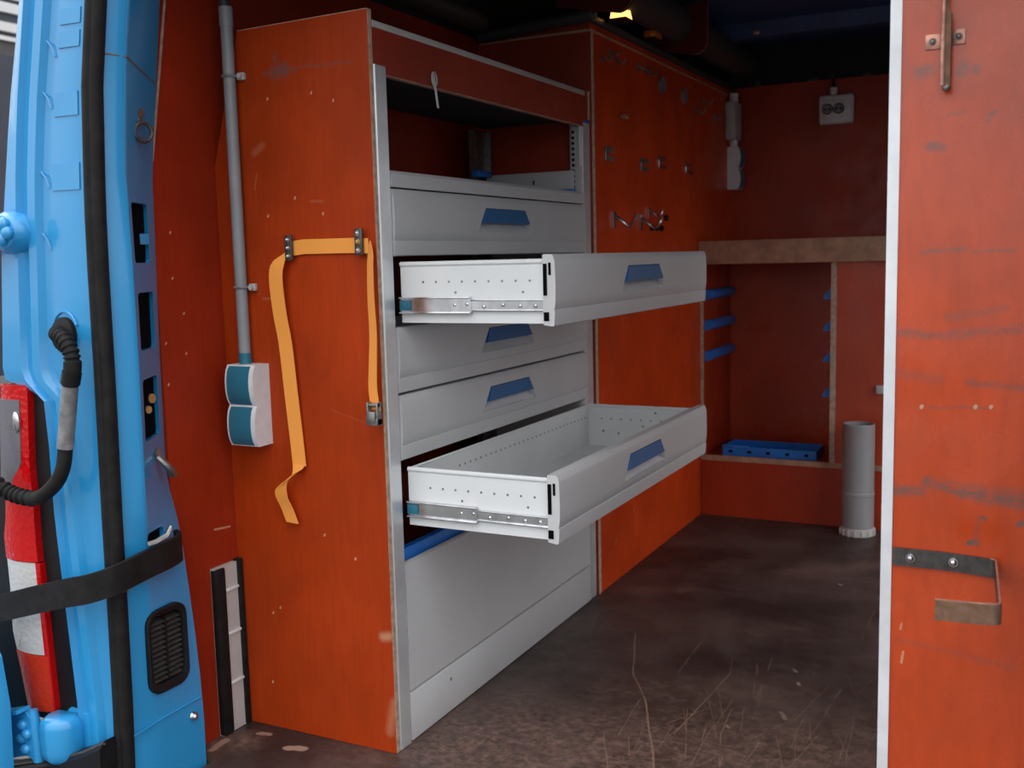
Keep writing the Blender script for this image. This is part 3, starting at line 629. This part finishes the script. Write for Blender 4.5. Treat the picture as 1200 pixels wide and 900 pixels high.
for y, x in ((2.955, -1.595), (1.93, -1.6)):
    g = G(); g.box(x-.015, x-.004, y-.055, y+.055, .001, 1.5); g.box(x-.004, x+.010, y-.055, y-.045, .001, 1.5); g.box(x-.004, x+.010, y+.045, y+.055, .001, 1.5)
    obj('rear_post', g, m_dull, cab)
obj('side_plate', G().box(-1.58, -1.27, 2.983, 2.987, .001, 1.36), m_grey, cab)
# open tray on top of the drawers
obj('tray_lip', G().prism([(XF-.016, 1.258), (XF-.001, 1.258), (XF, 1.262), (XF-.001, 1.286), (XF-.008, 1.2935), (XF-.016, 1.2935)], 'y', 1.912, 2.979), m_grey, cab)
obj('tray_floor', G().box(-1.60, XF-.016, 1.912, 2.979, 1.258, 1.264), m_grey, cab)
obj('tray_side', G().box(-1.585, XF-.03, 2.966, 2.972, 1.264, 1.360, .002), m_grey, cab)
obj('tray_back', G().box(-1.60, -1.595, 1.912, 2.9, 1.264, 1.345), m_grey, cab)
obj('blue_clip', G().box(-1.585, -1.560, 2.87, 2.96, 1.352, 1.372, .004), m_bluei, cab)
obj('blue_clip', G().box(-1.325, -1.275, 2.935, 2.966, 1.285, 1.303, .004), m_bluei, cab)
obj('tray_pin', G().box(-1.42, -1.416, 2.962, 2.966, 1.322, 1.336), m_hole, cab)
# drawers
DX, DY = XF, Y0
def make_drawer(z):
    o3 = (DX, DY, z)
    g = G(); L, Rr, B, Fr = DY+.014, DY+1.054, DX-.372, DX-.016
    g.box(B, Fr, L, Rr, z+.006, z+.009)
    g.box(B, Fr, L, L+.003, z+.009, z+.132); g.box(B, Fr, Rr-.003, Rr, z+.009, z+.132); g.box(B, B+.003, L+.003, Rr-.003, z+.009, z+.132)
    for y in (L+.0015, Rr-.0015): g.tube([(B, y, z+.133), (Fr-.012, y, z+.133)], .0055, 10)
    g.tube([(B+.0015, L, z+.133), (B+.0015, Rr, z+.133)], .0035, 8)
    d = obj('drawer', g, m_greyl, cab, loc=o3)
    pr = [(-.024, .004), (-.004, .001), (.000, .003), (.002, .030), (.0015, .0335), (-.0005, .035), (.0015, .038), (.0035, .055), (.0042, .080), (.0038, .105), (.0030, .1325), (.0026, .1340), (-.0005, .1435), (-.003, .1462), (-.008, .147), (-.023, .147), (-.024, .143)]
    fr = obj('drawer_front', G().prism([(DX+x, z+h) for x, h in pr], 'y', DY+.002, DY+1.067), m_grey, d, smooth=50)
    a0, a1, b0, b1 = DY+.375, DY+.690, DY+.422, DY+.648
    g = G().loft([[(DX-.020, a0+.008, z+.058), (DX-.020, a1-.008, z+.058), (DX-.020, b1, z+.116), (DX-.020, b0, z+.116)], [(DX+.02, a0, z+.055), (DX+.02, a1, z+.055), (DX+.02, b1, z+.1175), (DX+.02, b0, z+.1175)]])
    cut(fr, [g])
    fr.data.materials.clear(); fr.data.materials.append(m_grey)
    m = .38
    g = G().loft([[(DX-.006, a0+(b0-a0)*m+.004, z+.079), (DX-.006, a1+(b1-a1)*m-.004, z+.079), (DX-.010, b1-.001, z+.1155), (DX-.010, b0+.001, z+.1155)],
                  [(DX+.009, a0+(b0-a0)*m+.010, z+.081), (DX+.009, a1+(b1-a1)*m-.010, z+.081), (DX+.0045, b1-.003, z+.1155), (DX+.0045, b0+.003, z+.1155)]]).bev(.0025)
    obj('handle', g, m_blueh, d)
    g = G(); secs = []
    for i in range(9):
        u = i/8; y = a0+.006+(a1-a0-.012)*u; k = math.sin(math.pi*u)**.4
        secs.append([(DX-.0198, y, z+.088), (DX-.0198, y, z+.058), (DX+.0015, y, z+.0553), (DX-.004+.003*(1-k), y, z+.0595), (DX-.013, y, z+.070)])
    obj('handle_scoop', g.loft(secs), m_white, d)
    for x0, x1, h0, h1 in ((-.0225, -.0145, .064, .128), (-.0225, -.011, .012, .030), (-.0105, -.0055, .105, .130)): obj('profile_hollow', G().box(DX+x0, DX+x1, DY+.0004, DY+.0018, z+h0, z+h1), m_hole, d)
    yy = DY+.0125
    g = G().box(DX-.372, DX-.195, DY+.001, DY+.0135, z+.026, z+.030, .001); g.box(DX-.372, DX-.195, DY+.001, DY+.0135, z+.058, z+.062, .001); g.box(DX-.372, DX-.195, DY+.0085, DY+.0135, z+.030, z+.058); obj('slide_rail', g, m_steel, d)
    g = G().box(DX-.195, DX-.018, DY+.005, DY+.0135, z+.032, z+.035, .001); g.box(DX-.195, DX-.018, DY+.005, DY+.0135, z+.053, z+.056, .001); g.box(DX-.195, DX-.018, DY+.010, DY+.0135, z+.035, z+.053)
    obj('slide_rail', g, m_steel, d)
    g = G()
    for x in (-.235, -.205, -.165, -.12, -.08, -.045): g.ball((DX+x, DY+.0095, z+.044+random.uniform(-.004, .004)), .0045, (1, .6, 1), 8, 6)
    obj('rail_rivet', g, m_steel, d, kind='stuff')
    g = G().box(DX-.372, DX-.345, DY+.0045, DY+.0085, z+.033, z+.055, .001); obj('rail_stop', g, m_teal, d)
    g = G()
    for k in range(9): x = DX-.315+k*.032; g.cyl((x, DY+.0138, z+.094), (x, DY+.0142, z+.094), .0028, 8)
    for x in (-.235, -.075): g.cyl((DX+x, DY+.0138, z+.071), (DX+x, DY+.0142, z+.071), .003, 8)
    for k in range(30): y = DY+.24+k*.027; g.cyl((DX-.3692, y, z+.098), (DX-.3686, y, z+.098), .0032, 8)
    for k in range(9): x = DX-.325+k*.032; g.cyl((x, Rr-.0032, z+.094), (x, Rr-.0038, z+.094), .003, 8)
    for x, h in ((-.32, .055), (-.27, .05), (-.19, .075), (-.15, .118)): g.cyl((DX+x, Rr-.0032, z+h), (DX+x, Rr-.0038, z+h), .004, 8)
    o = obj('perforation', g, m_dull, d); o['kind'] = 'stuff'
    return d
d1 = make_drawer(1.108)
for i, (dz, dx) in enumerate(((-.150, .378), (-.301, 0), (-.452, 0), (-.604, .378))):
    d = dup(d1, cab, (dx, 0, dz))
    if dx: d['label'] = 'grey drawer pulled fully open'
# storage flap and kick plate
obj('flap', G().prism([(XF-.030, .414), (XF-.018, .418), (XF-.012, .414), (XF-.001, .368), (XF-.001, .122), (XF-.006, .119), (XF-.030, .119)], 'y', 1.912, 2.979), m_grey, cab, smooth=20)
obj('flap_edge', G().box(XF-.052, XF-.031, 1.914, 2.977, .405, .442, .003), m_bluei, cab, label='bright blue inner edge strip')
obj('kick_plate', G().box(XF-.02, XF-.0005, 1.912, 2.979, .002, .1165, .002), m_grey, cab)
obj('kick_screw', G().cyl((XF-.001, 2.09, .082), (XF+.0008, 2.09, .082), .004, 10), m_dull, cab)
obj('compartment_floor', G().box(-1.6, XF-.055, 1.914, 2.977, .03, .04), m_plyD, cab)
obj('compartment_back', G().box(-1.615, -1.60, 1.914, 2.9, .04, .50), m_plyD, cab)
# plywood tray on top
t = thing('plywood_top_tray', (-1.43, 2.44, 1.49), 'dark red plywood tray with grey capped lip on top of the drawer rack', 'tray')
obj('front_lip', G().prism([(1.862, 1.583), (1.862, 1.5095), (1.912, 1.5095), (1.912, 1.4915), (2.978, 1.4915), (2.978, 1.505), (2.992, 1.505), (2.992, 1.583)], 'x', -1.268, XF-.001), m_plyD, t)
obj('lip_cap', G().box(-1.270, XF+.001, 1.862, 2.992, 1.583, 1.5965, .001), m_boxgrey, t)
obj('lip_base', G().box(-1.268, XF, 1.912, 2.980, 1.4895, 1.4915), m_batten, t)
obj('tray_board', G().box(-1.595, -1.269, 1.862, 2.992, 1.509, 1.522), m_void, t)
g = G().box(-1.30, XF-.006, 2.993, 3.026, 1.514, 1.60); obj('end_block', g, m_plyD, t)
obj('block_edge', G().box(-1.268, XF-.004, 3.026, 3.041, 1.514, 1.60), m_edge, t)
t = thing('cable_tie', (-1.25, 2.1, 1.45), 'pale looped plastic tie hanging from the plywood tray lip', 'tie')
obj('loop', G().ring((-1.2485, 2.098, 1.508), (1, .2, 0), .016, .0022, 16, 6), m_boxgrey, t)
obj('tail', G().ribbon([(-1.249, 2.094, 1.522), (-1.247, 2.098, 1.49), (-1.247, 2.108, 1.445)], (0, .007, 0), .0015), m_white, t)

# ================================================================ TOOL BOARD CUPBOARD
tb = thing('tool_board', (-1.45, 3.9, 0), 'tall red plywood tool board with metal hooks beyond the drawer rack', 'tool board')
obj('end_panel', G().prism([(-1.685, .001), (XF, .001), (XF, 1.788), (-1.65, 1.788), (-1.685, 1.32)], 'y', 3.048, 3.062), m_plyD, tb)
obj('edge_band', G().box(XF, XF+.002, 3.047, 3.064, .001, 1.789), m_edge, tb)
obj('board', G().box(-1.268, XF, 3.062, 4.719, .001, 1.788), m_plyT, tb)
obj('top_edge', G().box(-1.268, XF+.0015, 3.064, 4.719, 1.782, 1.789), m_batten, tb)
obj('end_top_edge', G().box(-1.64, XF, 3.046, 3.049, 1.782, 1.789), m_batten, tb)
obj('upper_panel', G().box(-1.29, -1.262, 3.064, 4.719, 1.789, 1.812), m_plyT, tb)
obj('upper_end_panel', G().box(-1.638, -1.262, 3.056, 3.063, 1.789, 1.826), m_plyD, tb)
def sbox(name, y, z, w, h, d, m): obj(name, G().box(XF+.0005, XF+d, y-w/2, y+w/2, z-h/2, z+h/2, .003), m, tb)
def spring_clip(y, z, m, w=.07):      # C shaped tool clip
    g = G().ribbon([(XF+.003, y-w*.5, z+.012), (XF+.003, y, z+.012), (XF+.006, y+w*.45, z+.012)], (0, 0, .016), .003)
    g.ribbon([(XF+.003, y-w*.45, z-.016), (XF+.003, y, z-.014), (XF+.006, y+w*.5, z-.018)], (0, 0, .014), .003); g.box(XF+.0005, XF+.005, y-w*.5, y-w*.2, z-.024, z+.022, .001)
    obj('tool_clip', g, m, tb)
spring_clip(3.182, 1.424, m_dull); spring_clip(3.514, 1.411, m_dull); spring_clip(3.71, 1.433, m_steel, .08); spring_clip(4.03, 1.432, m_steel, .08)
def hook(y, z, m=m_steel, s=1.):
    g = G().ribbon([(XF+.004, y, z-.028*s), (XF+.003, y, z+.028*s)], (0, .026*s, 0), .003)
    g.tube(resample([(XF+.004, y, z+.015*s), (XF+.03*s, y, z-.005*s), (XF+.05*s, y+.01*s, z-.02*s), (XF+.065*s, y+.02*s, z+.0*s), (XF+.068*s, y+.03*s, z+.02*s)], 12), .006*s, 8)
    obj('tool_hook', g, m, tb)
hook(3.22, 1.213); hook(3.475, 1.21); hook(3.56, 1.245, s=.7)
g = G()
for y in (3.585, 3.64, 3.695): g.ball((XF+.006, y, 1.193), .011, (.7, 1.2, 1), 8, 6)
g.ball((XF+.006, 3.745, 1.232), .012, (.7, 1.2, 1), 8, 6); obj('black_stud', g, m_black, tb)
for y, z, m in ((3.135, 1.715, m_dull), (3.205, 1.742, m_dull), (3.26, 1.725, m_dull), (3.45, 1.735, m_dull), (3.52, 1.735, m_dull), (3.575, 1.73, m_dull)): hook(y, z, m, .45)
for y, z in ((3.714, 1.708), (3.98, 1.703)): obj('round_pad', G().cyl((XF+.0005, y, z), (XF+.008, y, z), .030, 16), m_duct, tb)
for y, z in ((4.135, 1.664), (4.242, 1.712), (4.391, 1.664)): hook(y, z, m_dull, .55)
sbox('wood_peg', 3.30, 1.55, .035, .012, .02, m_batten)
# roof cable strip and conduit over the boards
obj('roof_cable_duct', G().box(-1.300, -1.246, 3.045, 4.715, 1.8125, 1.832, .004), m_tube, label='long grey cable duct along the top of the red tool board', cat='cable duct')
t = thing('roof_conduit', (-1.36, 3.06, 1.86), 'dark grey tube lying across above the tool board end panel', 'pipe')
obj('pipe', G().tube([(-1.63, 3.026, 1.801), (-1.245, 3.026, 1.825)], .018, 16), m_tube, t)
obj('end_cap', G().ball((-1.243, 3.026, 1.825), .019, (1, 1, 1)), m_tube, t)
# ceiling tube in plywood hangers
t = thing('ceiling_tube', (-1.195, 3.9, 1.85), 'thick dark grey storage tube hung under the roof in plywood brackets', 'tube')
obj('tube', G().cyl((-1.205, 2.6, 1.925), (-1.205, 4.70, 1.925), .064, 28), m_tube, t)
for y in (2.97, 3.74):
    p = [(-1.33, 1.99), (-1.33, 1.848)]
    for k in range(7): a = math.radians(270+15*k); p.append((-1.133+.045*math.cos(a), 1.853+.045*math.sin(a)+.0))
    p += [(-1.088, 1.99)]
    o = obj('hanger', G().prism(p, 'y', y, y+.015), m_hanger, t)
    e = [Vector((x, y-.001, z)) for x, z in p[2:]]
    obj('hanger_edge', G().tube(e, .0016, 6), m_brown, o)
# amber marker lamps
t = thing('roof_lamp', (-1.19, 3.1, 1.83), 'small lit amber lamp glowing under the roof above the tool board corner', 'lamp')
g = G().loft([[(-1.236, 3.165, 1.835), (-1.190, 3.15, 1.835), (-1.180, 3.22, 1.835), (-1.228, 3.24, 1.835)], [(-1.230, 3.165, 1.861), (-1.194, 3.155, 1.863), (-1.184, 3.21, 1.865), (-1.222, 3.225, 1.863)]]).bev(.004)
obj('lens', g, m_lamp, t); obj('base', G().box(-1.246, -1.176, 3.15, 3.24, 1.8325, 1.8355), m_black, t)
t = thing('roof_lamp', (-1.19, 3.5, 1.83), 'small unlit amber lamp under the roof beside the ceiling tube', 'lamp')
obj('lens', G().box(-1.243, -1.203, 3.50, 3.58, 1.8355, 1.862, .005), m_amber, t); obj('base', G().box(-1.246, -1.20, 3.49, 3.59, 1.8325, 1.836), m_black, t)
obj('roof_clip', G().box(-1.02, -.995, 4.12, 4.14, 1.932, 1.944, .003), m_copper, label='tiny reddish clip on the dark roof rib near ceiling tube', cat='clip')

# sockets on the front wall
t = thing('junction_box', (-1.23, 4.62, 1.58), 'grey junction box in the corner above the blue lidded socket', 'junction box')
obj('box', G().box(XF+.0005, -1.207, 4.565, 4.685, 1.588, 1.752, .008), m_boxgrey, t)
for z0, z1 in ((1.752, 1.79), (1.553, 1.588)): obj('gland', G().cyl((-1.228, 4.625, z0), (-1.228, 4.625, z1), .019), m_white, t)
obj('cable', G().tube([(-1.228, 4.625, 1.79), (-1.227, 4.625, 1.8255)], .006, 8), m_black, t)
t = thing('wall_socket', (-.80, 4.70, 1.63), 'white double wall socket on the dark red bulkhead', 'socket')
obj('housing', G().box(-.873, -.730, 4.672, 4.7195, 1.632, 1.755, .012, 3), m_white, t)
obj('face_plate', G().box(-.855, -.770, 4.666, 4.672, 1.655, 1.732, .004), m_white, t)
for x in (-.834, -.788):
    r = obj('outlet', G().cyl((x, 4.6665, 1.694), (x, 4.6645, 1.694), .0205, 20), m_duct, t)
    for q in (-.009, .009): obj('contact_hole', G().cyl((x+q, 4.665, 1.694), (x+q, 4.6635, 1.694), .005, 10), m_hole, r); obj('outlet_ring', G().ring((x, 4.665, 1.694), (0, 1, 0), .0205, .003, 20, 6), m_boxgrey, r)
obj('gland', G().cyl((-.815, 4.70, 1.755), (-.815, 4.70, 1.787), .016), m_white, t)
obj('cable', G().tube([(-.815, 4.70, 1.787), (-.82, 4.70, 1.825)], .006, 8), m_black, t)

# ================================================================ FRONT SHELF AND CUPBOARD
t = thing('front_shelf', (-.5, 4.4, 1.05), 'thick bare wooden shelf across the front of the van', 'shelf')
obj('front_batten', G().box(-1.250, .20, 4.16, 4.185, 1.052, 1.146, .002), m_batten, t)
obj('shelf_board', G().box(-1.250, .20, 4.185, 4.718, 1.125, 1.143), m_plyD, t)
t = thing('front_cupboard', (-.9, 4.4, 0), 'open red plywood cupboard under the front shelf with blue runners', 'cupboard')
obj('base_panel', G().box(-1.250, .20, 4.190, 4.205, .001, .236), m_plyB, t)
obj('base_edge', G().box(-1.250, .20, 4.187, 4.206, .236, .257), m_batten, t)
obj('cupboard_floor', G().box(-1.250, -.70, 4.206, 4.61, .236, .25), m_plyB, t)
obj('side_board', G().box(-1.2515, -1.238, 4.190, 4.61, .257, 1.051), m_plyB, t)
obj('side_edge', G().box(-1.2515, -1.238, 4.187, 4.190, .257, 1.051), m_edge, t)
obj('back_board', G().box(-1.250, -.70, 4.61, 4.625, .25, 1.12), m_plyF, t)
obj('divider', G().box(-.727, -.709, 4.190, 4.61, .257, 1.051), m_plyB, t)
obj('divider_edge', G().box(-.727, -.706, 4.186, 4.190, .257, 1.051), m_edge, t)
obj('front_panel', G().box(-.706, .20, 4.193, 4.207, .257, 1.051), m_plyF, t)
for k, z in enumerate((.925, .798, .670)):
    g = G().prism([(-1.2375, z-.022), (-1.215, z-.012), (-1.212, z+.012), (-1.222, z+.022), (-1.2375, z+.022)], 'y', 4.205, 4.60).bev(.004); obj('runner', g, m_bluei, t)
for k, z in enumerate((.925, .801, .677, .538)):
    g = G().prism([(-.7275, z+.022), (-.7275, z-.02), (-.760, z-.018), (-.757, z-.004), (-.735, z+.02)], 'y', 4.205, 4.60).bev(.003); obj('runner', g, m_bluei, t)
obj('cupboard_knob', G().box(-.553, -.52, 4.175, 4.193, .541, .575, .004), m_boxgrey, t)
t = thing('blue_plastic_tray', (-.97, 4.3, .25), 'low blue perforated plastic tray lying on the cupboard floor', 'tray')
g = G().box(-1.17, -.785, 4.235, 4.24, .2505, .29); g.box(-1.17, -.785, 4.40, 4.405, .2505, .29); g.box(-1.17, -1.165, 4.24, 4.40, .2505, .29); g.box(-.79, -.785, 4.24, 4.40, .2505, .29); g.box(-1.165, -.79, 4.24, 4.40, .2505, .255)
g.box(-1.172, -1.06, 4.232, 4.236, .285, .297, .001)
obj('shell', g, m_bluei, t)
for k in range(5): obj('hole', G().box(-1.145+k*.078, -1.128+k*.078, 4.2342, 4.2352, .265, .276), m_hole, t)

# grey pipe standing on the floor
t = thing('drain_pipe', (-.605, 4.10, 0), 'grey plastic drain pipe standing upright by the front cupboard', 'pipe')
px, py = -.603, 4.105
g = G(); N = 32; pr = [(.058, .435), (.0595, .432), (.0595, .172), (.062, .168), (.062, .158), (.0605, .155), (.0605, .03), (.0565, .03), (.0555, .25), (.0555, .435)]
g.loft([[(px+r*math.cos(2*math.pi*k/N), py+r*math.sin(2*math.pi*k/N), z) for k in range(N)] for r, z in pr+[pr[0]]], cap=False); obj('pipe', g, m_pvc, t, smooth=18)
g = G(); g.loft([[(px+r*math.cos(2*math.pi*k/N), py+r*math.sin(2*math.pi*k/N), z) for k in range(N)] for r, z in ((.062, .001), (.066, .003), (.064, .028), (.0607, .031), (.0607, .0305), (.056, .02), (.056, .001), (.062, .001))], cap=False)
obj('foot_collar', g, m_boxgrey, t)
for k in range(16): a = 2*math.pi*k/16; obj('collar_tab', G().box(px+.064*math.cos(a)-.004, px+.064*math.cos(a)+.004, py+.064*math.sin(a)-.004, py+.064*math.sin(a)+.004, .001, .024, .001), m_boxgrey, t)

# ================================================================ RIGHT END PANEL
t = thing('plywood_right_panel', (0, 1.86, 0), 'scuffed orange red plywood end panel filling the right edge', 'panel')
obj('panel', G().box(-.226, .218, YR, YR+.015, .001, 1.90), m_plyR, t)
g = G().prism([(-.2325, YR-.003), (-.2145, YR-.003), (-.2145, YR-.0002), (-.2295, YR-.0002), (-.2295, YR+.03), (-.2325, YR+.03)], 'z', .001, 1.90); obj('edge_angle', g, m_trim, t, label='pale aluminium corner angle')
t = thing('rod_bracket', (-.146, 1.84, 1.43), 'coppery metal bar on a small screwed bracket high on the right panel', 'bracket')
for x0, x1, z in ((-.1785, -.154, 1.428), (-.137, -.1185, 1.432)):
    o = obj('bracket_lug', G().box(x0, x1, 1.8515, 1.8548, z-.012, z+.012, .001), m_copper, t); o['label'] = 'pinkish screwed lug'
    screw(o, ((x0+x1)/2-.001, 1.8515, z), (0, -1, 0), .0062, m_dull)
g = G().prism([(-.154, 1.8546), (-.150, 1.8515), (-.150, 1.838), (-.141, 1.838), (-.141, 1.8515), (-.137, 1.8546)], 'z', 1.418, 1.442); obj('bracket_bridge', g, m_copper, t)
obj('rod', G().loft([[(-.1495, 1.842, z), (-.1495, 1.832, z), (-.145, 1.828, z), (-.1385, 1.830, z), (-.1375, 1.838, z), (-.141, 1.843, z)] for z in (1.352, 1.36, 1.465)]+[[(-.147, 1.842, z), (-.147, 1.834, z), (-.145, 1.832, z), (-.142, 1.833, z), (-.142, 1.838, z), (-.143, 1.843, z)] for z in (1.472, 1.62)]), m_brown, t)
obj('bright_edge', G().tube([(-.150, 1.833, 1.356), (-.1505, 1.833, 1.40), (-.1495, 1.833, 1.47), (-.1505, 1.833, 1.60)], .003, 8), m_copper, t)
obj('rod_tip', G().ball((-.1435, 1.835, 1.352), .0072), m_dull, t)
t = thing('hook_bracket', (-.13, 1.84, .57), 'dark flat steel hook bar bolted low on the right panel', 'hook')
ctr = [(-.2125, 1.852, .571), (-.13, 1.852, .571), (-.062, 1.852, .5675)]
for k in range(1, 6): a = math.radians(90-18*k); ctr.append((-.062+.012*math.cos(a), 1.840+.012*math.sin(a), .567))
ctr += [(-.046, 1.78, .566), (-.037, 1.63, .565)]
for k in range(1, 6): a = math.radians(-18*k); ctr.append((-.049+.012*math.cos(a), 1.628+.012*math.sin(a), .565))
ctr += [(-.07, 1.612, .565), (-.124, 1.608, .565)]
n_ = 10
obj('flat_bar', G().ribbon(ctr[:11], (0, 0, .031), .0045), m_dsteel, t)
obj('hook_end', G().ribbon(ctr[10:], (0, 0, .031), .0045), m_brown, t, label='rusty brown bent end')
obj('bar_edge', G().tube([Vector(p)+Vector((0, 0, .0155)) for p in ctr[3:]], .0018, 6), m_copper, t)
for x in (-.1835, -.1155): screw(t, (x, 1.8495, .571), (0, -1, 0), .0088, m_steel, 'bolt')
